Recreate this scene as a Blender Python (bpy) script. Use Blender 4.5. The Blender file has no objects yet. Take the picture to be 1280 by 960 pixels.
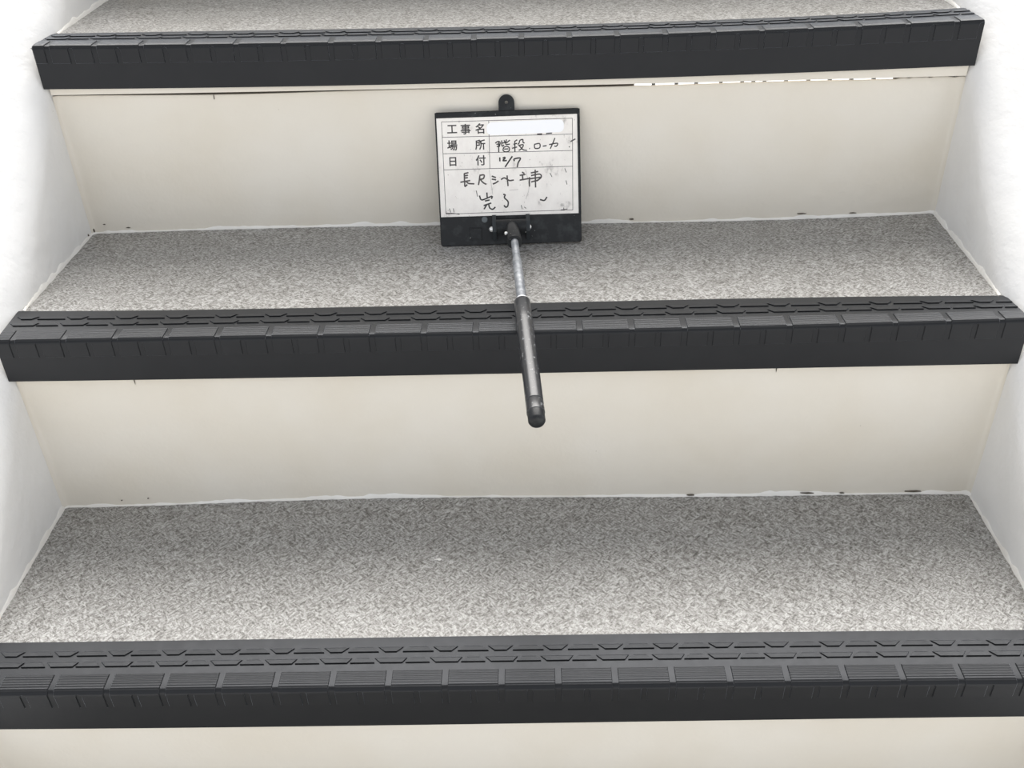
import bpy, bmesh, math, random
from mathutils import Vector, Matrix

random.seed(7)
S = bpy.context.scene
COL = S.collection

# ------------------------------------------------------------------ camera
PI_, YA, RO = 0.58819, 0.02543, -0.03198          # pitch down, yaw, roll
cam_d = bpy.data.cameras.new('camera')
cam = bpy.data.objects.new('camera', cam_d)
COL.objects.link(cam)
cam_d.sensor_width = 36.0
cam_d.lens = 1214.37 / 1280 * 36.0
cam_d.clip_start = 0.01
cam_d.clip_end = 200
c, s = math.cos(YA), math.sin(YA)
Mz = Matrix(((c, -s, 0), (s, c, 0), (0, 0, 1)))
r_ = Mz @ Vector((1, 0, 0))
f_ = Mz @ Vector((0, math.cos(PI_), -math.sin(PI_)))
u_ = Mz @ Vector((0, math.sin(PI_), math.cos(PI_)))
c, s = math.cos(RO), math.sin(RO)
R2 = r_ * c + u_ * s
U2 = u_ * c - r_ * s
cam.matrix_world = Matrix(((R2.x, U2.x, -f_.x, 0.02213), (R2.y, U2.y, -f_.y, -0.51228), (R2.z, U2.z, -f_.z, 0.63251), (0, 0, 0, 1)))
S.camera = cam

# ------------------------------------------------------------------ world: overcast sky, brighter towards the horizon
W = bpy.data.worlds.new('overcast_sky')
S.world = W
W.use_nodes = True
nt = W.node_tree
nt.nodes.clear()
out = nt.nodes.new('ShaderNodeOutputWorld')
bg = nt.nodes.new('ShaderNodeBackground')
tc = nt.nodes.new('ShaderNodeTexCoord')
sep = nt.nodes.new('ShaderNodeSeparateXYZ')
rmp = nt.nodes.new('ShaderNodeMapRange')
rmp.inputs['From Min'].default_value = 0.0
rmp.inputs['From Max'].default_value = 1.0
rmp.inputs['To Min'].default_value = 0.95
rmp.inputs['To Max'].default_value = 0.45
nt.links.new(tc.outputs['Generated'], sep.inputs[0])
nt.links.new(sep.outputs['Z'], rmp.inputs['Value'])
bg.inputs['Color'].default_value = (0.93, 0.965, 1.03, 1)
nt.links.new(rmp.outputs[0], bg.inputs['Strength'])
nt.links.new(bg.outputs[0], out.inputs[0])

# soft sun behind the cloud layer, high beyond the top of the stairs
sun_d = bpy.data.lights.new('hazy_sun', 'SUN')
sun_d.energy = 6.0
sun_d.angle = math.radians(60)
sun_d.color = (1.0, 0.97, 0.93)
sun = bpy.data.objects.new('hazy_sun', sun_d)
COL.objects.link(sun)
sun.rotation_euler = Vector((0.02, 0.70, 0.71)).to_track_quat('Z', 'Y').to_euler()

S.view_settings.view_transform = 'Standard'
S.view_settings.look = 'None'
S.view_settings.gamma = 1
S.view_settings.use_curve_mapping = False
S.view_settings.exposure = 0.50

# ------------------------------------------------------------------ measures (metres)
RUN, RISE = 0.22101, 0.19852
A_, B_, O_ = 0.05156, 0.0439, 0.00722       # nosing depth, nosing drop, riser set back
HW = 0.45                                    # half width between the strings
NW = 0.4545                                  # half width of a nosing
PITCH = 0.045765


def poly(co, x):
    t = x / 0.45
    v = 0.0
    for k in co:
        v = v * t + k
    return v / 1000.0


# slight sag and bend of every edge of the old staircase, in mm, as polynomials of x
CREASE = {2: [0.789, 5.063, 0.113, -5.014], 1: [1.715, 1.883, -0.188, -1.055], 0: [-0.495, -0.926, 0.699, -0.999]}
BACK = {2: [2.607, 4.835, -1.559, -5.429], 1: [-3.604, 0.143, 1.706, -0.498], 0: [-1.498, -1.044, 1.495, 1.288]}
FOOT = {2: [-0.031, 4.216, 0.496, -2.064], 1: [-0.535, 0.88, 0.371, -0.018], 0: [-1.61, 0.877, 2.921, -2.882]}
LIP = [1.158, -1.386, -7.624]
TBACK = {1: [1.724, 6.296, -0.815, -4.564, -1.055], 0: [-13.737, 2.417, 20.985, -7.458, -7.801, 4.435]}
Z0 = [0.0]


# ------------------------------------------------------------------ helpers
def link(name, me, mat=None, parent=None, smooth=False):
    o = bpy.data.objects.new(name, me)
    COL.objects.link(o)
    if mat is not None and not me.materials:
        me.materials.append(mat)
    if parent is not None:
        o.parent = parent
    if smooth:
        for p in me.polygons:
            p.use_smooth = True
    return o


def empty(name, loc):
    o = bpy.data.objects.new(name, None)
    COL.objects.link(o)
    o.location = loc
    o.empty_display_size = 0.02
    return o


def tag(o, label=None, cat=None, group=None, kind=None):
    if label: o['label'] = label
    if cat: o['category'] = cat
    if group: o['group'] = group
    if kind: o['kind'] = kind
    return o


def from_bm(name, bm, mat, parent=None, smooth=False, auto=None):
    bmesh.ops.recalc_face_normals(bm, faces=bm.faces)
    me = bpy.data.meshes.new(name)
    bm.to_mesh(me)
    bm.free()
    o = link(name, me, mat, parent, smooth)
    if auto is not None:
        for p in me.polygons:
            p.use_smooth = True
        me.set_sharp_from_angle(angle=math.radians(auto))
    return o


def bm_box(bm, lo, hi, bevel=0.0, seg=2):
    vs = [bm.verts.new((x, y, z)) for x in (lo[0], hi[0]) for y in (lo[1], hi[1]) for z in (lo[2], hi[2])]
    fs = [bm.faces.new([vs[i] for i in q]) for q in ((0, 1, 3, 2), (4, 6, 7, 5), (0, 4, 5, 1), (2, 3, 7, 6), (0, 2, 6, 4), (1, 5, 7, 3))]
    if bevel:
        es = list({e for f in fs for e in f.edges})
        bmesh.ops.bevel(bm, geom=es, offset=bevel, segments=seg, affect='EDGES', profile=0.5)
    return vs


def loft(bm, rings, cap=True, closed=True):
    """rings: lists of points with equal count"""
    R = [[bm.verts.new(p) for p in ring] for ring in rings]
    n = len(R[0])
    for a, b in zip(R, R[1:]):
        for k in range(n if closed else n - 1):
            bm.faces.new((a[k], a[(k + 1) % n], b[(k + 1) % n], b[k]))
    if cap and closed:
        bm.faces.new(R[0])
        bm.faces.new(R[-1][::-1])
    return R


def lathe(bm, p0, axis, prof, n=24, cap=True):
    """prof: list of (distance along axis, radius)"""
    axis = Vector(axis).normalized()
    t = Vector((0, 0, 1)) if abs(axis.z) < 0.9 else Vector((1, 0, 0))
    e1 = axis.cross(t).normalized()
    e2 = axis.cross(e1)
    rings = []
    for d, r in prof:
        rings.append([Vector(p0) + axis * d + (e1 * math.cos(2 * math.pi * k / n) + e2 * math.sin(2 * math.pi * k / n)) * r for k in range(n)])
    loft(bm, rings, cap)


# ------------------------------------------------------------------ materials
def new_mat(name, base, rough=0.6, spec=0.5, metal=0.0):
    m = bpy.data.materials.new(name)
    m.use_nodes = True
    b = m.node_tree.nodes['Principled BSDF']
    b.inputs['Base Color'].default_value = (*base, 1)
    b.inputs['Roughness'].default_value = rough
    b.inputs['Specular IOR Level'].default_value = spec
    b.inputs['Metallic'].default_value = metal
    return m, m.node_tree, b


def N(t, kind, **kw):
    n = t.nodes.new(kind)
    for k, v in kw.items():
        if k in n.inputs:
            n.inputs[k].default_value = v
        else:
            setattr(n, k, v)
    return n


def coords(t, scale=(1, 1, 1), rot=(0, 0, 0)):
    tcn = N(t, 'ShaderNodeNewGeometry')
    mp = N(t, 'ShaderNodeMapping')
    mp.inputs['Scale'].default_value = scale
    mp.inputs['Rotation'].default_value = rot
    t.links.new(tcn.outputs['Position'], mp.inputs['Vector'])
    return mp.outputs[0]


def ramp(t, src, stops, interp='LINEAR'):
    r = N(t, 'ShaderNodeValToRGB')
    r.color_ramp.interpolation = interp
    e = r.color_ramp.elements
    while len(e) < len(stops):
        e.new(0.5)
    for k, (p, col) in enumerate(stops):
        e[k].position = p
        e[k].color = (*col, 1) if len(col) == 3 else col
    t.links.new(src, r.inputs[0])
    return r.outputs[0]


def mix(t, fac, a, b, blend='MIX'):
    m = N(t, 'ShaderNodeMix', data_type='RGBA', blend_type=blend)
    for sock, v in ((m.inputs[0], fac), (m.inputs[6], a), (m.inputs[7], b)):
        if hasattr(v, 'is_linked'):
            t.links.new(v, sock)
        else:
            sock.default_value = v if not isinstance(v, tuple) or len(v) == 4 else (*v, 1)
    return m.outputs[2]


def noise(t, vec, scale, detail=4, rough=0.55):
    n = N(t, 'ShaderNodeTexNoise')
    n.inputs['Scale'].default_value = scale
    n.inputs['Detail'].default_value = detail
    n.inputs['Roughness'].default_value = rough
    t.links.new(vec, n.inputs['Vector'])
    return n.outputs[0]


def bump(t, b, h, strength=0.3, dist=0.001, prev=None):
    n = N(t, 'ShaderNodeBump')
    n.inputs['Strength'].default_value = strength
    n.inputs['Distance'].default_value = dist
    t.links.new(h, n.inputs['Height'])
    if prev is not None:
        t.links.new(prev, n.inputs['Normal'])
    t.links.new(n.outputs[0], b.inputs['Normal'])
    return n.outputs[0]


def paint(name, c1, c2, rough=0.5, bmp=0.35, speck=True):
    m, t, b = new_mat(name, c1, rough, 0.4)
    v = coords(t)
    n1 = noise(t, v, 9, 3, 0.5)
    colr = ramp(t, n1, [(0.35, c1), (0.65, c2)])
    if speck:
        n2 = noise(t, v, 160, 2, 0.5)
        dk = ramp(t, n2, [(0.0, (0, 0, 0)), (0.80, (0, 0, 0)), (0.83, (1, 1, 1))])
        colr = mix(t, mix(t, 1.0, dk, (0.5, 0.5, 0.5), 'MULTIPLY'), colr, (c1[0] * .45, c1[1] * .42, c1[2] * .38))
    t.links.new(colr, b.inputs['Base Color'])
    p = bump(t, b, noise(t, v, 32, 4, 0.55), bmp, 0.0045)
    bump(t, b, noise(t, v, 260, 3, 0.6), 0.22, 0.0005, p)
    return m


M_RISER = paint('cream_paint', (0.695, 0.642, 0.545), (0.728, 0.683, 0.598), 0.48, 0.30)
M_STRING = paint('white_wall_paint', (0.765, 0.750, 0.722), (0.80, 0.788, 0.765), 0.5, 0.55)
M_CAULK = paint('white_caulk', (0.79, 0.76, 0.70), (0.83, 0.81, 0.765), 0.5, 0.6, speck=False)
M_DARK, _, _ = new_mat('dark_steel', (0.06, 0.052, 0.045), 0.7)
M_GRIME, _, _ = new_mat('grime', (0.10, 0.085, 0.065), 0.9)


def vinyl():
    m, t, b = new_mat('speckled_grey_vinyl', (0.4, 0.4, 0.4), 0.42, 0.5)
    # woven-looking print: short dashes running both diagonals, in small patches
    va = coords(t, (0.33, 1.25, 1.0), (0, 0, math.radians(-40)))
    vb = coords(t, (0.33, 1.25, 1.0), (0, 0, math.radians(38)))
    # rotate before scaling: chain two mappings
    def diag(deg, seed):
        g = N(t, 'ShaderNodeNewGeometry')
        m1 = N(t, 'ShaderNodeMapping')
        m1.inputs['Rotation'].default_value = (0, 0, math.radians(deg))
        m1.inputs['Location'].default_value = (seed, seed, 0)
        m2 = N(t, 'ShaderNodeMapping')
        m2.inputs['Scale'].default_value = (0.42, 1.0, 1.0)
        t.links.new(g.outputs['Position'], m1.inputs['Vector'])
        t.links.new(m1.outputs[0], m2.inputs['Vector'])
        return m2.outputs[0]
    na = noise(t, diag(42, 0.0), 540, 3, 0.7)
    nb = noise(t, diag(-42, 3.0), 540, 3, 0.7)
    v = coords(t)
    patch = ramp(t, noise(t, v, 150, 2, 0.5), [(0.47, (0, 0, 0)), (0.53, (1, 1, 1))])
    nn = mix(t, patch, na, nb)
    big = noise(t, v, 60, 3, 0.5)
    colr = ramp(t, nn, [(0.33, (0.085, 0.079, 0.070)), (0.42, (0.195, 0.186, 0.172)), (0.52, (0.325, 0.316, 0.300)), (0.65, (0.51, 0.503, 0.488))])
    fine = ramp(t, noise(t, v, 1100, 2, 0.6), [(0.35, (0.80, 0.80, 0.79)), (0.65, (1.12, 1.12, 1.12))])
    colr = mix(t, 1.0, colr, fine, 'MULTIPLY')
    bigc = ramp(t, big, [(0.3, (0.90, 0.895, 0.885)), (0.7, (1.06, 1.06, 1.06))])
    colr = mix(t, 1.0, colr, bigc, 'MULTIPLY')
    t.links.new(colr, b.inputs['Base Color'])
    bump(t, b, nn, 0.25, 0.0006)
    return m


M_VINYL = vinyl()


def rubber(name, base, ribs=False, rough=0.34):
    m, t, b = new_mat(name, base, rough, 0.27)
    b.inputs['Specular Tint'].default_value = (0.88, 0.92, 1.0, 1)  # blue of the reflected sky put into the specular and sheen tints
    b.inputs['Sheen Weight'].default_value = 0.55
    b.inputs['Sheen Roughness'].default_value = 0.28
    b.inputs['Sheen Tint'].default_value = (0.84, 0.90, 1.0, 1)
    v = coords(t)
    n1 = noise(t, v, 40, 4, 0.6)
    colr = ramp(t, n1, [(0.3, tuple(k * 0.88 for k in base)), (0.7, tuple(k * 1.14 for k in base))])
    t.links.new(colr, b.inputs['Base Color'])
    rr = N(t, 'ShaderNodeMapRange')
    rr.inputs['To Min'].default_value = rough - 0.05
    rr.inputs['To Max'].default_value = rough + 0.08
    t.links.new(noise(t, v, 120, 3, 0.6), rr.inputs['Value'])
    t.links.new(rr.outputs[0], b.inputs['Roughness'])
    p = bump(t, b, noise(t, v, 700, 2, 0.6), 0.10, 0.0003)
    if ribs:
        w = N(t, 'ShaderNodeTexWave', wave_type='BANDS', bands_direction='Y', wave_profile='SIN')
        w.inputs['Scale'].default_value = 130
        w.inputs['Distortion'].default_value = 0
        t.links.new(v, w.inputs['Vector'])
        bump(t, b, w.outputs[1], 0.35, 0.0005, p)
    return m


M_RUB = rubber('black_rubber', (0.009, 0.009, 0.009))
M_RUBR = rubber('ribbed_black_rubber', (0.010, 0.010, 0.010), ribs=True)

# ------------------------------------------------------------------ the setting: ground, strings, treads, risers
GZ = -6 * RISE


def ground():
    bm = bmesh.new()
    bm_box(bm, (-30, -30, GZ - 0.1), (30, 30, GZ))
    m, t, b = new_mat('concrete_ground', (0.55, 0.54, 0.52), 0.85)
    v = coords(t)
    t.links.new(ramp(t, noise(t, v, 3, 5), [(0.3, (0.62, 0.61, 0.59)), (0.7, (0.72, 0.71, 0.69))]), b.inputs['Base Color'])
    o = from_bm('floor', bm, m)
    tag(o, 'pale concrete ground far below and behind the staircase', 'ground', kind='structure')


ground()


def string_wall(side, name, label):
    """sloping parapet at the side of the stairs with a rounded inner top edge"""
    bm = bmesh.new()
    r, top = 0.028, -0.026
    prof = [(HW, -0.228)]
    prof.append((HW, -0.16)); prof.append((HW, -0.10))
    for k in range(11):
        a = math.radians(9 * k)
        prof.append((HW + r - r * math.cos(a), top - (r - r * math.sin(a)) / 0.744))
    prof += [(HW + 0.11, top), (HW + 0.12, top - 0.004), (HW + 0.125, top - 0.012), (HW + 0.125, -0.228)]
    y0, y1 = -5.9 * RUN, 4.6 * RUN
    nst = 60
    rings = []
    for k in range(nst + 1):
        y = y0 + (y1 - y0) * k / nst
        rings.append([(side * px, y, max(GZ - 0.02, y / RUN * RISE + pz)) for px, pz in prof])
    loft(bm, rings)
    o = from_bm(name, bm, M_STRING, auto=35)
    tag(o, label, 'wall', kind='structure')
    return o


string_wall(-1, 'wall_left', 'white painted side wall sloping up the left of the stairs')
string_wall(1, 'wall_right', 'white painted side wall sloping up the right of the stairs')

XS = [-HW + 2 * HW * k / 90 for k in range(91)]


def crease_z(i, x): return i * RISE + poly(CREASE.get(i, Z0), x)
def back_z(i, x): return i * RISE + poly(BACK.get(i, Z0), x)
def foot_z(i, x): return i * RISE - B_ + poly(FOOT.get(i, Z0), x)
def tread_back_z(i, x): return i * RISE + poly(TBACK.get(i, Z0), x)


def tread_z(i, x, y):
    """top of the vinyl on level i; y measured from the crease"""
    cz, bz, tz = crease_z(i, x) - 0.0023, back_z(i, x) - 0.0009, tread_back_z(i, x)
    if y < A_:
        return cz + (bz - cz) * (y / A_)
    f = (y - A_) / (RUN + O_ - A_)
    return bz + (tz - bz) * f


names = {2: 'topmost grey speckled vinyl stair tread, cut by the upper edge of the photo',
         1: 'grey speckled vinyl stair tread that the black sign stands on',
         0: 'lowest and widest grey speckled vinyl tread, with a white chip on it'}
for i in range(-5, 5):
    bm = bmesh.new()
    ys = [0.0026, 0.02, A_, 0.09, 0.14, 0.19, RUN + O_ + 0.0005]
    rings = []
    thick = 0.004
    for x in XS:
        top = [(x, i * RUN + y, tread_z(i, x, y)) for y in ys]
        rings.append(top + [(x, i * RUN + y, z - thick) for (_, _, z), y in zip(reversed(top), reversed(ys))])
    loft(bm, rings)
    o = from_bm('stair_tread', bm, M_VINYL, auto=30)
    tag(o, names.get(i, 'grey speckled vinyl stair tread outside the photo'), 'stair tread', 'vinyl covered treads of the staircase', 'structure')

# steel pans under the vinyl; their cream front edge shows as a thin strip under the top nosing
for i in range(-5, 5):
    bm = bmesh.new()
    rings = []
    for x in XS:
        fz = (i * RISE - B_ + poly(LIP, x)) if i == 2 else foot_z(i, x) - (0.0 if i in (0, 1) else 0.004)
        y0, y1 = i * RUN + 0.0030, (i + 1) * RUN + O_ + 0.001
        yl = y0 + 0.0035
        pts = [(x, y0, tread_z(i, x, 0.003) - 0.005), (x, y1, tread_z(i, x, RUN) - 0.006), (x, y1, i * RISE - 0.014),
               (x, yl, i * RISE - 0.014), (x, yl, fz), (x, y0, fz)]
        if i == 2:      # front fold of the pan, hanging a little below the rubber
            pass
        rings.append(pts)
    loft(bm, rings)
    o = from_bm('trim_%d' % (i + 10), bm, M_RISER)
    tag(o, 'thin cream strip under the topmost black nosing' if i == 2 else 'cream steel pan under a vinyl tread', 'trim', kind='structure')

CR = 0.0055


def cove(x):
    d = HW - abs(x)
    return CR - math.sqrt(max(0.0, CR * CR - (CR - d) ** 2)) if d < CR else 0.0


rn = {2: 'cream painted riser with the black sign leaning on it', 1: 'cream painted riser behind the free end of the black handle',
      0: 'cream painted riser at the lower edge of the photo', 3: 'cream painted riser just above the photo'}
for i in range(-5, 5):
    bm = bmesh.new()
    rings = []
    xs = sorted([-HW + 2 * HW * k / 220 for k in range(221)] + [sg * (HW - CR * q / 10) for sg in (-1, 1) for q in (0.25, 1, 2, 3.3, 5, 7)])
    for x in xs:
        if i == 2:
            gap = 0.0029 + 0.0008 * math.sin(x * 17)
            if 0.13 < x < 0.385:
                gap += 0.0007 * math.sin(math.pi * (x - 0.13) / 0.255) ** 0.5
            if x > 0.385:
                gap = 0.0016 + 0.0018 * abs(math.sin(x * 140)) * random.random()
            zt = i * RISE - B_ + poly(LIP, x) - gap
        else:
            zt = foot_z(i, x) + 0.012
        y = i * RUN + O_
        zb = tread_back_z(i - 1, x) - 0.01
        cv = min(cove(x), 0.0040)
        rings.append([(x, y - cv, zb), (x, y - cv, zt - 0.0015), (x, y - cv + 0.0008, zt), (x, y + 0.0028, zt), (x, y + 0.0032, zb)])
    loft(bm, rings)
    o = from_bm('stair_riser', bm, M_RISER, auto=30)
    tag(o, rn.get(i, 'cream painted stair riser outside the photo'), 'stair riser', 'painted risers of the staircase', 'structure')

# dark steel angle behind the gap over the upper riser; it stops where daylight shows through
for k, (xa, xb) in enumerate(((-HW, 0.128), (0.383, HW))):
    bm = bmesh.new()
    bm_box(bm, (xa, 2 * RUN + O_ + 0.0034, 2 * RISE - B_ - 0.035), (xb, 2 * RUN + O_ + 0.0064, 2 * RISE - 0.016))
    o = from_bm('trim_%d' % (20 + k), bm, M_GRIME)
    tag(o, 'dark steel seen in the crack under the top nosing, %s part' % ('left' if k == 0 else 'right end'), 'trim', kind='structure')

# ------------------------------------------------------------------ paint and caulk beads along the joints
rnd = random.Random(3)


def smooth_noise(seed, n):
    q = random.Random(seed)
    a = [q.random() for _ in range(n + 4)]
    def f(t):
        t = t * n
        k = int(t)
        u = t - k
        u = u * u * (3 - 2 * u)
        return a[k] * (1 - u) + a[k + 1] * u
    return f


tn = 30
for i in (0, 1, 2):      # ragged paint line where a riser meets the vinyl
    f1, f2, f3 = smooth_noise(11 + i, 46), smooth_noise(21 + i, 170), smooth_noise(31 + i, 9)
    bm = bmesh.new()
    rings = []
    for k in range(401):
        x = -HW + 2 * HW * k / 400
        t = k / 400 * 0.999
        h = 0.0006 + 0.0036 * max(0, f1(t) - 0.35) + 0.0018 * f2(t) * f1(t) + 0.0022 * f3(t)
        d = 0.0010 + 0.0009 * f2(t)
        y = (i + 1) * RUN + O_ - min(cove(x), 0.0040)
        z = tread_z(i, x, RUN + O_ - 0.001)
        rings.append([(x, y + 0.001, z - 0.002), (x, y - d, z - 0.001), (x, y - d, z + 0.0006), (x, y - d * 0.45, z + h * 0.7), (x, y + 0.0002, z + h), (x, y + 0.001, z + h)])
    loft(bm, rings)
    o = from_bm('trim_%d' % tn, bm, M_CAULK, auto=40)
    tn += 1
    tag(o, 'ragged white paint line along the foot of %s' % ('the lower full riser', 'the riser behind the sign', 'the riser above the photo')[i], 'paint line', kind='structure')
for i in (0, 1, 2):      # caulk along the side walls
    for sd in (-1, 1):
        f1, f2 = smooth_noise(51 + i * 2 + sd, 16), smooth_noise(61 + i * 2 + sd, 60)
        bm = bmesh.new()
        rings = []
        for k in range(121):
            t = k / 120 * 0.999
            y = A_ * 1.01 + (RUN + O_ - A_ * 1.01) * t
            h = 0.0010 + (0.0006 + 0.0042 * f1(t)) * min(1.0, t * 5) + 0.0008 * f2(t)
            w = 0.0007 + 0.0009 * f1(t) + 0.0004 * f2(t)
            z = tread_z(i, sd * (HW - 0.001), y)
            rings.append([(sd * (HW + 0.0005), i * RUN + y, z - 0.001), (sd * (HW - w), i * RUN + y, z - 0.001), (sd * (HW - w * 0.9), i * RUN + y, z + 0.0007),
                          (sd * (HW - w * 0.35), i * RUN + y, z + h * 0.8), (sd * (HW + 0.0001), i * RUN + y, z + h), (sd * (HW + 0.0005), i * RUN + y, z + h)])
        loft(bm, rings)
        o = from_bm('trim_%d' % tn, bm, M_CAULK, auto=40)
        tn += 1
        tag(o, 'white caulk bead along the %s side of %s' % ('left' if sd < 0 else 'right', ('the lowest tread', 'the tread under the sign', 'the topmost tread')[i]), 'caulk', kind='structure')

# small dark holes and chips in the paint near the corners
bm = bmesh.new()


def blob(bm, p, rx, ry, rz):
    r = bmesh.ops.create_icosphere(bm, subdivisions=1, radius=1.0)
    for v in r['verts']:
        v.co = Vector((v.co.x * rx * rnd.uniform(.7, 1.3), v.co.y * ry, v.co.z * rz * rnd.uniform(.7, 1.3))) + Vector(p)


yb = 2 * RUN + O_
yb0 = RUN + O_
for x, y, z, a, b in ((-0.4485, yb, RISE + .002, .0016, .003), (-0.4495, yb - .012, RISE + .002, .001, .0015), (-0.435, yb, RISE + .009, .0015, .0006),
                      (-0.41, yb, RISE + .0045, .003, .0006), (0.131, yb, RISE + .002, .003, .0012), (0.31, yb, RISE + .004, .006, .0008), (0.365, yb, RISE + .0035, .004, .0007),
                      (0.176, yb0, .0035, .0045, .0013), (0.291, yb0, .0038, .008, .0011), (0.395, yb0, .004, .010, .0010), (0.325, yb0, .0032, .003, .001),
                      (-.39, yb0, .008, .001, .0006), (-.363, yb0, .010, .0009, .0006)):
    blob(bm, (x, y - 0.0012, z), a, .0008, b)
for x, lv, zz, ln in ((-0.343, 1, -0.0475, .005), (0.243, 1, -0.0470, .006), (-.29, 2, -0.056, .003)):
    blob(bm, (x, lv * RUN + O_ - 0.0004, lv * RISE + zz), .0005, .0006, ln)
o = from_bm('dirt', bm, M_GRIME)
tag(o, 'dark dirt specks and chipped spots along the feet of the risers', 'dirt', kind='stuff')

# ------------------------------------------------------------------ rubber nosings
RC = 0.0035      # radius of the front edge


def prof_pt(s_):
    """point and normal of the nominal nosing surface; s<0 on top (towards the back), s>0 down the front"""
    L = RC * math.pi / 2
    if s_ <= -RC:
        return (-s_, 0.0, 0.0, 1.0)
    if s_ >= L - RC:
        return (0.0, -(RC + (s_ - (L - RC))), -1.0, 0.0)
    a = (s_ + RC) / RC
    return (RC - RC * math.sin(a), -RC + RC * math.cos(a), -math.sin(a), math.cos(a))


SEND = B_ - RC + (RC * math.pi / 2 - RC)      # s at the foot of the front


def surf(i, x, s_, h=0.0):
    y, z, ny, nz = prof_pt(s_)
    dc, dk, df = poly(CREASE[i], x), poly(BACK[i], x), poly(FOOT[i], x)
    dz = dc + (dk - dc) * (y / A_) + (df - dc) * (-z / B_)
    return (x, i * RUN + y + ny * h, i * RISE + z + dz + nz * h)


def strip(bm, i, stations, bev=0.0004):
    """raised pad: stations = list of (s, x_left, x_right, height)"""
    rings = []
    n = len(stations)
    for k, (s_, xl, xr, h) in enumerate(stations):
        b = min(bev, (xr - xl) * 0.2)
        rings.append([surf(i, xl, s_, -0.0003), surf(i, xl, s_, max(h - b, 0.0)), surf(i, xl + b, s_, h), surf(i, xr - b, s_, h), surf(i, xr, s_, max(h - b, 0.0)), surf(i, xr, s_, -0.0003)])
    loft(bm, rings)


GAPX = {0: 0.03863, 1: -0.07290, 2: -0.02840}
NL = {0: 'lowest and largest black rubber stair nosing, near the bottom of the photo',
      1: 'middle black rubber stair nosing, crossed by the handle of the sign',
      2: 'topmost black rubber stair nosing, above the sign'}


def clip(x): return max(-NW + 0.0006, min(NW - 0.0006, x))


def nosing(i):
    root = empty('stair_nosing', (0, i * RUN, i * RISE))
    tag(root, NL[i], 'stair nosing', 'black rubber stair nosings')
    inv = Matrix.Translation((0, -i * RUN, -i * RISE))
    bm = bmesh.new()
    L = RC * math.pi / 2
    ss = [-A_, -A_ * .8, -A_ * .6, -A_ * .4, -A_ * .2, -RC] + [-RC + L * k / 6 for k in range(1, 7)] + [0.008, 0.017, 0.030, SEND]
    rings = []
    for k in range(73):
        x = -NW + 2 * NW * k / 72
        ring = [surf(i, x, s_) for s_ in ss]
        lo = [surf(i, x, SEND, -0.0025), surf(i, x, 0.004, -0.0025)]
        # underside of the top flange
        dz = surf(i, x, -0.006, -0.0020); dk = surf(i, x, -A_, -0.0007)
        ring += lo + [dz, dk]
        rings.append(ring)
    loft(bm, rings)
    bm.transform(inv)
    from_bm('rubber_strip', bm, M_RUB, root, auto=28)
    # pattern
    k0 = int((-NW - GAPX[i]) / PITCH) - 2
    for k in range(k0, k0 + 26):
        gx = GAPX[i] + k * PITCH
        P = PITCH
        # front pads: full on the tread, split in two with an arch on the face
        xa, xb = clip(gx + 0.055 * P), clip(gx + 0.945 * P)
        if xb - xa > 0.003:
            bm = bmesh.new()
            H = 0.0008
            sb = -0.345 * A_
            st = [(sb, 0.05), (sb + 0.0006, H), (-0.010, H), (-RC, H)] + [(-RC + L * q / 4, H) for q in range(1, 4)]
            strip(bm, i, [(s_, xa, xb, (h if h < .05 else 0.0001)) for s_, h in st])
            xm = gx + 0.5 * P
            s_end = 0.40 * B_ - 0.0015
            for a, b, side in ((xa, clip(xm - 0.05 * P), 1), (clip(xm + 0.05 * P), xb, -1)):
                if b - a > 0.002:
                    ar = 0.0022
                    s1 = -RC + L * 0.75
                    sts = []
                    for q in range(5):
                        tt = q / 4
                        ins = 0.05 * P * (1 - math.sqrt(max(0, 1 - (1 - tt) ** 2)))
                        aa, bb = (a, min(b + ins, xm)) if side > 0 else (max(a - ins, xm), b)
                        sts.append((s1 + 0.0022 * tt, aa, bb, H))
                    sts += [(0.010, a, b, H), (s_end - 0.0005, a, b, H), (s_end, a, b, 0.0002)]
                    strip(bm, i, sts)
            bm.transform(inv)
            from_bm('grip_block', bm, M_RUBR, root, auto=25)
        # two rows of small wedges
        rows = [
            (-0.80 * A_, -0.70 * A_, [(0.315, 0.64, 0.193, 0.754), (0.735, 1.205, 0.860, 1.088)]),
            (-0.585 * A_, -0.485 * A_, [(0.375, 0.60, 0.263, 0.702), (0.690, 1.29, 0.800, 1.21)]),
        ]
        for s0, s1, items in rows:
            for a0, b0, a1, b1 in items:
                q = [clip(gx + v * P) for v in (a0, b0, a1, b1)]
                if min(q[1] - q[0], q[3] - q[2]) < 0.0015:
                    continue
                bm = bmesh.new()
                strip(bm, i, [(s0, q[0], q[1], 0.0002), (s0 * .8 + s1 * .2, q[0] * .8 + q[2] * .2, q[1] * .8 + q[3] * .2, 0.0009), (s1 - 0.0003, q[2], q[3], 0.00105), (s1, q[2], q[3], 0.0009)], 0.0003)
                bm.transform(inv)
                from_bm('grip_wedge', bm, M_RUB, root)
    return root


for i in (2, 1, 0):
    nosing(i)

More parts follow.
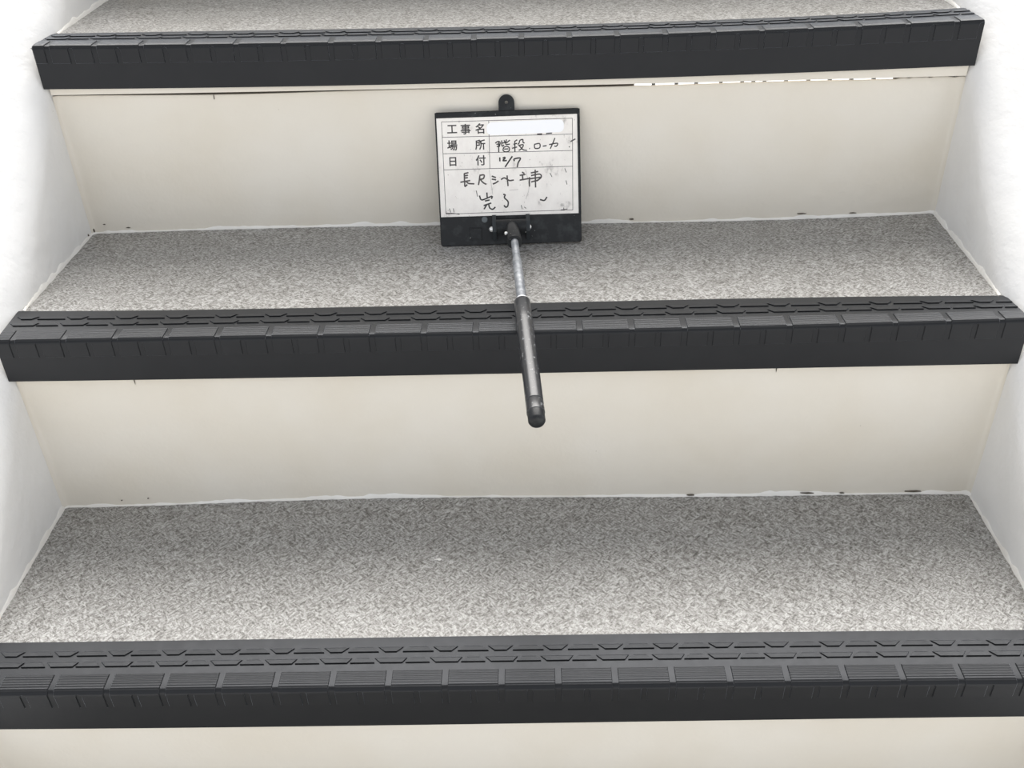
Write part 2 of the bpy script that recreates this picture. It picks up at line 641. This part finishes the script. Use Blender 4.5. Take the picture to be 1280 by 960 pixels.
# ------------------------------------------------------------------ railing seen through the slit
m, t, b = new_mat('railing_paint', (0.05, 0.05, 0.05), 0.5)
rail = empty('railing', (1.20, 4.1, GZ))
tag(rail, 'dark railing bars glimpsed through the bright slit under the top nosing', 'railing')
me = None
for k, bx in enumerate((800, 830, 859, 884, 915, 942, 956, 970, 997, 1025, 1052, 1079, 1107, 1134)):
    if me is None:
        bm = bmesh.new()
        bm_box(bm, (-0.008, -0.008, 0.05), (0.008, 0.008, 1.10))
        o = from_bm('baluster', bm, m, rail)
        me = o.data
    else:
        o = link('baluster', me, None, rail)
    o.location = (-1.29 + (bx - 640) * 0.00373, 0, 0)
for zz in (0.05, 1.10):
    bm = bmesh.new()
    bm_box(bm, (-0.85, -0.02, zz - 0.02), (0.85, 0.02, zz + 0.02))
    from_bm('rail', bm, m, rail)
bm = bmesh.new()
bm_box(bm, (-0.86, -0.025, 0), (-0.81, 0.025, 1.14)); bm_box(bm, (0.81, -0.025, 0), (0.86, 0.025, 1.14))
from_bm('post', bm, m, rail)

# ------------------------------------------------------------------ the sign board
O = Vector((0.00322, 0.39666, 0.1988))
EX = Vector((0.99953, 0.0307, 0.0))
EV = Vector((-0.01043, 0.33962, 0.9405))
EN = EX.cross(EV).normalized()
EV = EN.cross(EX).normalized()
BM = Matrix(((EX.x, EV.x, EN.x, O.x), (EX.y, EV.y, EN.y, O.y), (EX.z, EV.z, EN.z, O.z), (0, 0, 0, 1)))
board = empty('sign_board', O)
board.matrix_world = BM
tag(board, 'black plastic work sign with a handwritten white form, leaning on the cream riser', 'sign board')
BI = BM.inverted()


def mm(*v): return tuple(q / 1000.0 for q in v)


M_PL, t, b = new_mat('black_plastic', (0.018, 0.020, 0.021), 0.42, 0.3)
v = coords(t)
dust = ramp(t, noise(t, v, 70, 5, 0.65), [(0.5, (0.010, 0.011, 0.012)), (0.78, (0.040, 0.045, 0.045))])
t.links.new(dust, b.inputs['Base Color'])
sp = ramp(t, noise(t, v, 420, 1, 0.5), [(0.0, (0, 0, 0)), (0.78, (0, 0, 0)), (0.80, (1, 1, 1))])
t.links.new(mix(t, sp, dust, (0.45, 0.45, 0.42)), b.inputs['Base Color'])
bump(t, b, noise(t, v, 180, 3), 0.15, 0.0005)

M_PAPER, t, b = new_mat('stained_white_form', (0.78, 0.76, 0.73), 0.35, 0.5)
v = coords(t, (1, 1, 0.55))
st = ramp(t, noise(t, v, 55, 6, 0.7), [(0.42, (0.90, 0.86, 0.80)), (0.60, (0.84, 0.795, 0.74)), (0.70, (0.46, 0.43, 0.40))])
fl = ramp(t, noise(t, v, 420, 2, 0.6), [(0.0, (1, 1, 1)), (0.69, (1, 1, 1)), (0.75, (0.55, 0.52, 0.5))])
t.links.new(mix(t, 1.0, st, fl, 'MULTIPLY'), b.inputs['Base Color'])
M_INK, _, _ = new_mat('printed_ink', (0.045, 0.04, 0.038), 0.6)
M_PEN, _, _ = new_mat('pen_ink', (0.03, 0.027, 0.025), 0.5)
M_PENF, _, _ = new_mat('faded_pen_ink', (0.075, 0.065, 0.06), 0.6)
M_PENL, _, _ = new_mat('pencil_smear', (0.42, 0.39, 0.37), 0.6)
M_WHITE, _, _ = new_mat('white_mask', (0.97, 0.97, 0.98), 0.6)
M_STEEL, t, b = new_mat('worn_aluminium', (0.40, 0.41, 0.425), 0.5, 0.4, 0.3)
v = coords(t)
t.links.new(ramp(t, noise(t, v, 160, 4, 0.6), [(0.35, (0.17, 0.18, 0.195)), (0.65, (0.32, 0.33, 0.34))]), b.inputs['Base Color'])
M_CHROME, _, _ = new_mat('bright_steel', (0.82, 0.82, 0.80), 0.22, 0.5, 0.7)
M_RING, _, _ = new_mat('pale_ring', (0.75, 0.76, 0.78), 0.35)

# backing plate with rounded corners, rim and hanging tab
TH = 3.0


def plate_outline(w0, w1, y0, y1, r, n=5):
    pts = []
    for cx_, cy_, a0 in ((w1 - r, y0 + r, -90), (w1 - r, y1 - r, 0), (w0 + r, y1 - r, 90), (w0 + r, y0 + r, 180)):
        for k in range(n + 1):
            a = math.radians(a0 + 90 * k / n)
            pts.append((cx_ + r * math.cos(a), cy_ + r * math.sin(a)))
    return pts


def extrude_outline(bm, pts, z0, z1, bev=0.0, hole=None):
    def ring(z, ins):
        out_ = []
        n = len(pts)
        for k in range(n):
            p, a, b2 = Vector(pts[k]), Vector(pts[k - 1]), Vector(pts[(k + 1) % n])
            d = (b2 - a)
            nrm = Vector((d.y, -d.x)).normalized()
            q = p - nrm * ins
            out_.append(mm(q.x, q.y, z))
        return out_
    rs = [ring(z0, 0)]
    if bev:
        rs += [ring(z1 - bev, 0), ring(z1, bev)]
    else:
        rs += [ring(z1, 0)]
    loft(bm, rs)


bm = bmesh.new()
extrude_outline(bm, plate_outline(-72.3, 72.0, 0, 132.3, 2.2), -TH, 0, 0.5)
from_bm('back_plate', bm, M_PL, board, auto=30)
bm = bmesh.new()      # raised rim along three sides, framing the form
for lo, hi in (((-72.3, 28.0), (-70.9, 131.8)), ((69.3, 28.0), (72.0, 131.8)), ((-70.9, 126.6), (69.3, 131.8))):
    bm_box(bm, mm(lo[0], lo[1], -0.2), mm(hi[0], hi[1], 1.1), 0.0004)
from_bm('rim', bm, M_PL, board)
bm = bmesh.new()      # tab with a real hole
ns = 20
outer, inner = [], []
for k in range(ns + 1):
    a = math.pi * k / ns
    outer.append((-0.6 + 7.9 * math.cos(a), 139.6 + 7.9 * math.sin(a)))
outer = [(7.3, 131.5)] + outer + [(-8.5, 131.5)]
for z0, z1 in ((-2.1, -0.3),):
    n = len(outer)
    cx_, cy_ = -0.6, 139.8
    inner = []
    for px, py in outer:
        a = math.atan2(py - cy_, px - cx_)
        inner.append((cx_ + 1.7 * math.cos(a), cy_ + 1.7 * math.sin(a)))
    R = [[bm.verts.new(mm(px, py, z)) for px, py in ring] for ring, z in ((outer, z1), (inner, z1), (inner, z0), (outer, z0))]
    for a, b2 in ((0, 1), (1, 2), (2, 3), (3, 0)):
        for k in range(n):
            bm.faces.new((R[a][k], R[a][(k + 1) % n], R[b2][(k + 1) % n], R[b2][k]))
from_bm('hanging_tab', bm, M_PL, board, auto=30)

# form sheet
bm = bmesh.new()
q = [(-70.9, 29.6), (69.3, 29.0), (69.3, 126.6), (-70.9, 126.6)]
loft(bm, [[mm(x, y, 0.02) for x, y in q], [mm(x, y, 0.5) for x, y in q]])
sheet = from_bm('form_sheet', bm, M_PAPER, board)
tag(sheet, 'white stained form sheet with a printed table')


def ribbon(bm, pts, w, z=0.56, taper=False):
    P = [Vector(p) for p in pts]
    # densify with Catmull-Rom for a handwritten feel
    if len(P) > 2:
        Q = []
        E = [P[0] * 2 - P[1]] + P + [P[-1] * 2 - P[-2]]
        for k in range(1, len(E) - 2):
            for t_ in (0, .25, .5, .75):
                a, b2, c2, d = E[k - 1], E[k], E[k + 1], E[k + 2]
                Q.append(0.5 * ((2 * b2) + (c2 - a) * t_ + (2 * a - 5 * b2 + 4 * c2 - d) * t_ ** 2 + (3 * b2 - a - 3 * c2 + d) * t_ ** 3))
        Q.append(P[-1])
        P = Q
    n = len(P)
    rows = []
    for k in range(n):
        a, b2 = P[max(0, k - 1)], P[min(n - 1, k + 1)]
        d = (b2 - a)
        d = d.normalized() if d.length > 1e-6 else Vector((1, 0))
        nr = Vector((-d.y, d.x))
        ww = w / 2
        if taper:
            ww *= 1.0 - 0.35 * (k / max(1, n - 1))
        rows.append([mm(*(P[k] - nr * ww), 0.45), mm(*(P[k] - nr * ww), z), mm(*(P[k] + nr * ww), z), mm(*(P[k] + nr * ww), 0.45)])
    loft(bm, rows)


lines = [[(-65.8, 123.2), (64.6, 122.5)], [(-65.8, 32.6), (63.4, 32.4)], [(-65.8, 123.2), (-65.8, 32.6)], [(64.6, 122.5), (63.4, 32.4)],
         [(-65.8, 108.3), (64.3, 107.2)], [(-65.8, 92.3), (64.1, 91.3)], [(-65.8, 76.5), (63.8, 75.8)], [(-18.8, 122.9), (-19.4, 76.2)]]
for ln in lines:
    bm = bmesh.new()
    ribbon(bm, ln, 0.5, 0.54)
    from_bm('table_line', bm, M_INK, sheet)


def glyph(txt, x, y, size, mat, name, sx=1.0):
    cu = bpy.data.curves.new('txt', 'FONT')
    cu.body = txt
    cu.size = size / 1000.0
    cu.extrude = 0.00004
    cu.offset = 0.00022
    cu.resolution_u = 2
    tmp = bpy.data.objects.new('txt', cu)
    COL.objects.link(tmp)
    bpy.context.view_layer.update()
    me_ = bpy.data.meshes.new_from_object(tmp.evaluated_get(bpy.context.evaluated_depsgraph_get()))
    bpy.data.objects.remove(tmp)
    bpy.data.curves.remove(cu)
    xs_ = [v_.co.x for v_ in me_.vertices]
    ys_ = [v_.co.y for v_ in me_.vertices]
    if xs_:
        cx_, cy_ = (min(xs_) + max(xs_)) / 2, (min(ys_) + max(ys_)) / 2
        for v_ in me_.vertices:
            v_.co = Vector(((v_.co.x - cx_) * sx + x / 1000, v_.co.y - cy_ + y / 1000, v_.co.z + 0.00052))
    me_.name = name
    me_.materials.clear()
    return link(name, me_, mat, sheet)


for ch, x, y, sz in (('工', -55.6, 115.9, 10.5), ('事', -42.2, 115.4, 10.5), ('名', -28.0, 115.6, 10.5), ('場', -56.2, 100.1, 10.5), ('所', -28.2, 99.9, 10.5),
                     ('日', -56.3, 84.3, 10.0), ('付', -28.3, 84.7, 10.5)):
    glyph(ch, x, y, sz, M_INK, 'printed_character')

STROKES = {
'place_writing': [[(-13.1, 100.9), (-10.4, 102.43), (-8.17, 101.47), (-9.07, 97.47)], [(-12.01, 99.77), (-8.98, 100.04)], [(-9.64, 102.62), (-9.87, 92.14)], [(-11.71, 97.56), (-8.31, 97.82)], [(-6.6, 103.47), (-6.42, 97.9), (-4.27, 99.0)], [(-6.32, 100.68), (-3.66, 101.18)], [(-4.11, 103.54), (-2.93, 100.57)], [(-1.67, 104.19), (-2.59, 99.46), (1.56, 99.54)], [(1.69, 103.49), (-1.94, 100.68)], [(-4.8, 96.6), (-5.43, 93.69), (-3.22, 92.14), (0.2, 92.77), (0.9, 95.68), (-1.53, 97.45), (-4.8, 96.6)], [(-4.41, 94.9), (-0.1, 94.98)], [(6.16, 101.88), (9.01, 103.54)], [(6.55, 102.09), (6.36, 91.75)], [(5.09, 99.21), (8.74, 100.04)], [(3.46, 95.37), (8.63, 96.53)], [(11.47, 102.88), (10.87, 100.48), (9.46, 98.84)], [(11.47, 102.88), (14.51, 103.66), (14.8, 100.87), (16.29, 100.09)], [(9.8, 97.81), (14.88, 98.52), (13.1, 94.76), (10.18, 93.1)], [(10.93, 97.55), (14.58, 93.69), (18.48, 92.82)], [(20.65, 94.66), (21.55, 94.49)], [(26.05, 98.52), (26.54, 94.62), (31.23, 95.05), (31.19, 99.08), (26.05, 98.52)], [(34.44, 96.41), (38.23, 96.87)], [(40.82, 97.81), (49.15, 98.86), (48.02, 95.96), (45.99, 96.18)], [(46.71, 104.06), (44.55, 99.01), (41.77, 93.6)], [(60.53, 94.82), (61.45, 95.08)], [(62.31, 100.04), (64.59, 101.14), (67.26, 102.51)], [(29, 108.2), (34, 108.3)], [(38, 108.6), (44, 108.9)]],
'date_writing': [[(-9.07, 86.96), (-9.06, 82.98)], [(-6.23, 85.99), (-4.16, 86.8), (-3.97, 85.76), (-6.01, 83.62), (-2.0, 83.64)], [(3.66, 87.72), (0.25, 83.19), (-4.12, 77.21)], [(5.54, 82.8), (5.38, 84.87), (11.68, 85.54), (9.27, 81.05), (8.14, 76.65)]],
'work_writing': [[(-45.57, 72.14), (-41.11, 73.03)], [(-45.38, 72.3), (-45.48, 63.9)], [(-45.22, 69.96), (-41.66, 70.45)], [(-45.31, 67.8), (-41.93, 68.12)], [(-49.74, 63.79), (-39.67, 65.19)], [(-45.3, 63.9), (-45.23, 59.47), (-42.75, 61.47)], [(-43.53, 63.84), (-41.12, 62.28), (-35.64, 61.75)], [(-30.17, 69.9), (-25.56, 70.18), (-26.31, 66.74), (-29.89, 65.99)], [(-29.73, 69.88), (-30.56, 64.71), (-31.62, 60.4)], [(-29.28, 65.71), (-26.74, 62.67), (-23.44, 60.83)], [(-17.82, 68.79), (-13.63, 67.18)], [(-17.93, 65.85), (-13.53, 65.01)], [(-17.05, 60.96), (-14.09, 61.99), (-11.09, 63.89)], [(-8.66, 65.02), (-5.05, 66.64), (-0.27, 63.88), (4.35, 64.24)], [(-2.32, 68.97), (-2.05, 63.76), (-1.7, 58.36)], [(12.83, 71.76), (15.17, 70.29)], [(10.34, 68.55), (16.3, 69.39)], [(13.17, 68.46), (13.48, 64.11)], [(10.19, 63.87), (19.71, 65.21)], [(21.65, 70.6), (29.21, 71.82)], [(26.16, 73.65), (26.1, 56.04)], [(21.84, 68.0), (30.46, 69.18), (32.06, 66.1), (27.17, 62.35)], [(20.86, 64.91), (31.71, 66.11)], [(21.83, 61.66), (29.42, 63.41)], [(20.2, 66.49), (19.92, 57.12)]],
'finish_writing': [[(-23.31, 52.73), (-23.23, 47.92)], [(-30.98, 49.93), (-28.66, 45.48), (-18.57, 48.82), (-19.03, 46.21)], [(-25.68, 44.34), (-20.84, 45.22)], [(-27.11, 39.83), (-19.27, 42.11)], [(-24.05, 40.52), (-26.89, 36.14)], [(-21.99, 40.88), (-20.97, 37.17), (-17.99, 35.84), (-15.23, 38.03)], [(-6.96, 50.35), (-5.02, 49.76), (-5.74, 46.9), (-2.23, 43.02), (-2.74, 38.49), (-4.91, 37.51), (-6.45, 39.49)], [(30.22, 43.95), (34.64, 42.93), (37.4, 46.33)]],
'fold_line': [[(-20.22, 75.62), (-18.91, 63.45), (-17.45, 50.35)], [(16.45, 74.4), (19.47, 56.96), (16.0, 44.86)], [(-0.6, 54.15), (8.3, 54.72)]],
'scribble_mark': [[(-66, 33.5), (-58, 33), (-52, 31.8)], [(-62, 38), (-61, 34)], [(-58, 38), (-57.5, 34)], [(51, 32.8), (58, 33.6)], [(54, 35), (54.5, 32)], [(11, 39), (12, 35)], [(14, 37), (16, 35.5)], [(57, 62), (58, 58)], [(41, 70), (43, 66)], [(-34, 55), (-33, 49)], [(56, 74), (57.5, 70)]],
}
SPLIT = {'place_writing': (0, 11, 19, 20, 21, 22, 24, 25, 26, 27, 28), 'date_writing': (0, 1, 2, 3, 4), 'work_writing': (0, 7, 10, 13, 15, 19, 25), 'finish_writing': (0, 6, 7, 8)}
for nm, stl in STROKES.items():
    cuts = SPLIT.get(nm, tuple(range(len(stl) + 1)))
    w = {'fold_line': 0.35, 'scribble_mark': 0.7}.get(nm, 1.45 if nm != 'place_writing' else 1.15)
    mt = {'work_writing': M_PENF, 'fold_line': M_PENL, 'scribble_mark': M_PENF}.get(nm, M_PEN)
    for a_, b_ in zip(cuts, cuts[1:]):
        bm = bmesh.new()
        for k in range(a_, min(b_, len(stl))):
            ribbon(bm, stl[k], w, 0.56 + 0.004 * (k % 5))
        from_bm('handwritten_character' if nm in SPLIT else nm, bm, mt, sheet)
bm = bmesh.new()
extrude_outline(bm, [(x, y + 0.012 * x) for x, y in plate_outline(-21.0, 56.0, 108.9, 121.3, 5.0, 6)], 0.45, 0.75)
o = from_bm('privacy_mask', bm, M_WHITE, sheet)  # privacy mask hiding the name, added as a flat white patch
tag(o, 'white privacy mask over the name field, added as a flat patch')

# details of the lower black band: button, recess frame, screws
bm = bmesh.new()
lathe(bm, mm(-26.6, 25.6, 0), (0, 0, 1), [(0, .0032), (.0012, .0032), (.0018, .0026)], 20)
m_btn, _, _ = new_mat('grey_plastic', (0.11, 0.125, 0.13), 0.5)
tag(from_bm('button', bm, m_btn, board, auto=40), 'small grey round button')
bm = bmesh.new()
for lo, hi in (((-43, 5.5), (-30, 6.8)), ((-43, 17), (-30, 17.8)), ((-43, 5.5), (-42.2, 17.8)), ((-30.8, 5.5), (-30, 17.8))):
    bm_box(bm, mm(lo[0], lo[1], -0.3), mm(hi[0], hi[1], 0.9), 0.0002)
from_bm('recess_frame', bm, M_PL, board)

M_LUG, _, _ = new_mat('worn_grey_plastic', (0.035, 0.040, 0.043), 0.5, 0.3)
# hinge: two lugs, axle and tee socket
for sx in (-1, 1):
    bm = bmesh.new()
    x0 = -17.0 if sx < 0 else 17.2
    prof = [(4.0, 0.0), (30.0, 0.0), (30.0, 3.0), (24.0, 12.0), (20, 14.5), (14, 14.5), (9, 10.0), (4.0, 4.0)]
    loft(bm, [[mm(x, yy, zz) for yy, zz in prof] for x in (x0 - 1.9, x0 + 1.9)])
    from_bm('hinge_lug', bm, M_LUG, board)
AXY, AXZ = 18.0, 9.0
bm = bmesh.new()
lathe(bm, mm(-15.0, AXY, AXZ), (1, 0, 0), [(0, .0078), (.0302, .0078)], 24)
bm_box(bm, mm(-15.0, AXY, 0.0), mm(15.2, AXY + 5.0, AXZ), 0.0005)
from_bm('axle_sleeve', bm, M_PL, board, auto=40)

# handle frame in world: from the tee towards the photographer, resting on the nosing edge
HA = Vector((0.0060, 0.3650, 0.2270))
HB = Vector((0.0244, 0.1002, 0.1952))
dirw = (HB - HA).normalized()
axw = BM @ Vector(mm(0.6, AXY, AXZ))
bm = bmesh.new()
start = axw
d0 = (HA + dirw * 0.019 - start)
lathe(bm, start, d0, [(0.0, .0068), (0.012, .0070), (d0.length - 0.001, .0074), (d0.length, .0068)], 28)
bm.transform(BI)
from_bm('tee_socket', bm, M_PL, board, auto=40)
for nm, x, y, r, hgt, ax in (('wing_nut', -18.9, 16.5, 2.9, 3.6, -1), ('bolt_head', 19.1, 17.5, 2.3, 1.6, 1)):
    bm = bmesh.new()
    lathe(bm, mm(x, y, 9.5), (ax, 0, 0), [(0, r / 1000), (hgt * .4 / 1000, r / 1000), (hgt * .75 / 1000, r * .75 / 1000), (hgt / 1000, r * .3 / 1000)], 20)
    tag(from_bm(nm, bm, M_CHROME, board, auto=50), 'bright steel hinge fastener')
bm = bmesh.new()
lathe(bm, HA + dirw * 0.006 + Vector((-0.0070, 0.0, 0.002)), (-0.8, -0.5, 0.3), [(0, .0017), (.0016, .0017), (.0022, .001)], 14)
bm.transform(BI)
tag(from_bm('screw', bm, M_CHROME, board, auto=50), 'small bright screw')

LEN = (HB - HA).length


def along(t_): return t_ * LEN


tg = 0.440      # where the grip begins
tb = [('inner_tube', 0.05, 0.185, .0036, M_STEEL), ('outer_tube', 0.185, tg - 0.004, .0044, M_STEEL)]
for nm, a, b2, r, mt in tb:
    bm = bmesh.new()
    lathe(bm, HA, dirw, [(along(a), r), (along(b2) - .0006, r), (along(b2), r - .0004)], 24)
    bm.transform(BI)
    from_bm(nm, bm, mt, board, auto=40)
bm = bmesh.new()
lathe(bm, HA, dirw, [(along(tg) - .003, .0046), (along(tg) - .0026, .0056), (along(tg), .0058)], 24)
bm.transform(BI)
tag(from_bm('ring', bm, M_RING, board, auto=40), 'pale ring at the top of the grip')
M_GRIP, t, b = new_mat('scuffed_black_grip', (0.02, 0.021, 0.024), 0.33, 0.6)
v = coords(t)
sc_ = ramp(t, noise(t, v, 230, 5, 0.7), [(0.0, (0.018, 0.019, 0.022)), (0.60, (0.02, 0.021, 0.024)), (0.70, (0.34, 0.35, 0.36))])
t.links.new(sc_, b.inputs['Base Color'])
bm = bmesh.new()
rg = .0072
lathe(bm, HA, dirw, [(along(tg), rg - .0008), (along(tg) + .001, rg), (along(tg) + 0.03, rg + .0002), (along(0.945), rg), (along(0.945) + .0004, rg - .0004), (along(0.945) + .0010, rg), (along(0.995), rg), (along(0.995) + 0.0006, rg - .0006), (along(0.995) + 0.0007, rg - .0022)], 32)
bm.transform(BI)
tag(from_bm('grip', bm, M_GRIP, board, auto=40), 'scuffed black handle grip')
bm = bmesh.new()
lathe(bm, HA, dirw, [(along(0.98), rg - .0004), (along(1.027), rg - .0004), (along(1.034), rg - .0013), (along(1.037), rg - .0030)], 28)
bm.transform(BI)
tag(from_bm('end_cap', bm, M_PL, board, auto=40), 'black rubber end cap of the handle')

# ------------------------------------------------------------------ white chip on the lowest tread
bm = bmesh.new()
chip = [(-.0035, -.0002), (-.001, .0007), (.0016, .0014), (.0034, .0006), (.0030, -.0006), (.0014, -.0016), (-.0002, -.0006)]
loft(bm, [[(x, y, 0) for x, y in chip], [(x * .85, y * .8, .0009) for x, y in chip]])
o = from_bm('paint_chip', bm, M_CAULK)
o.location = (-0.068, 0.142, tread_z(0, -0.068, 0.142))
tag(o, 'tiny white paint chip lying on the lowest grey tread', 'paint chip')
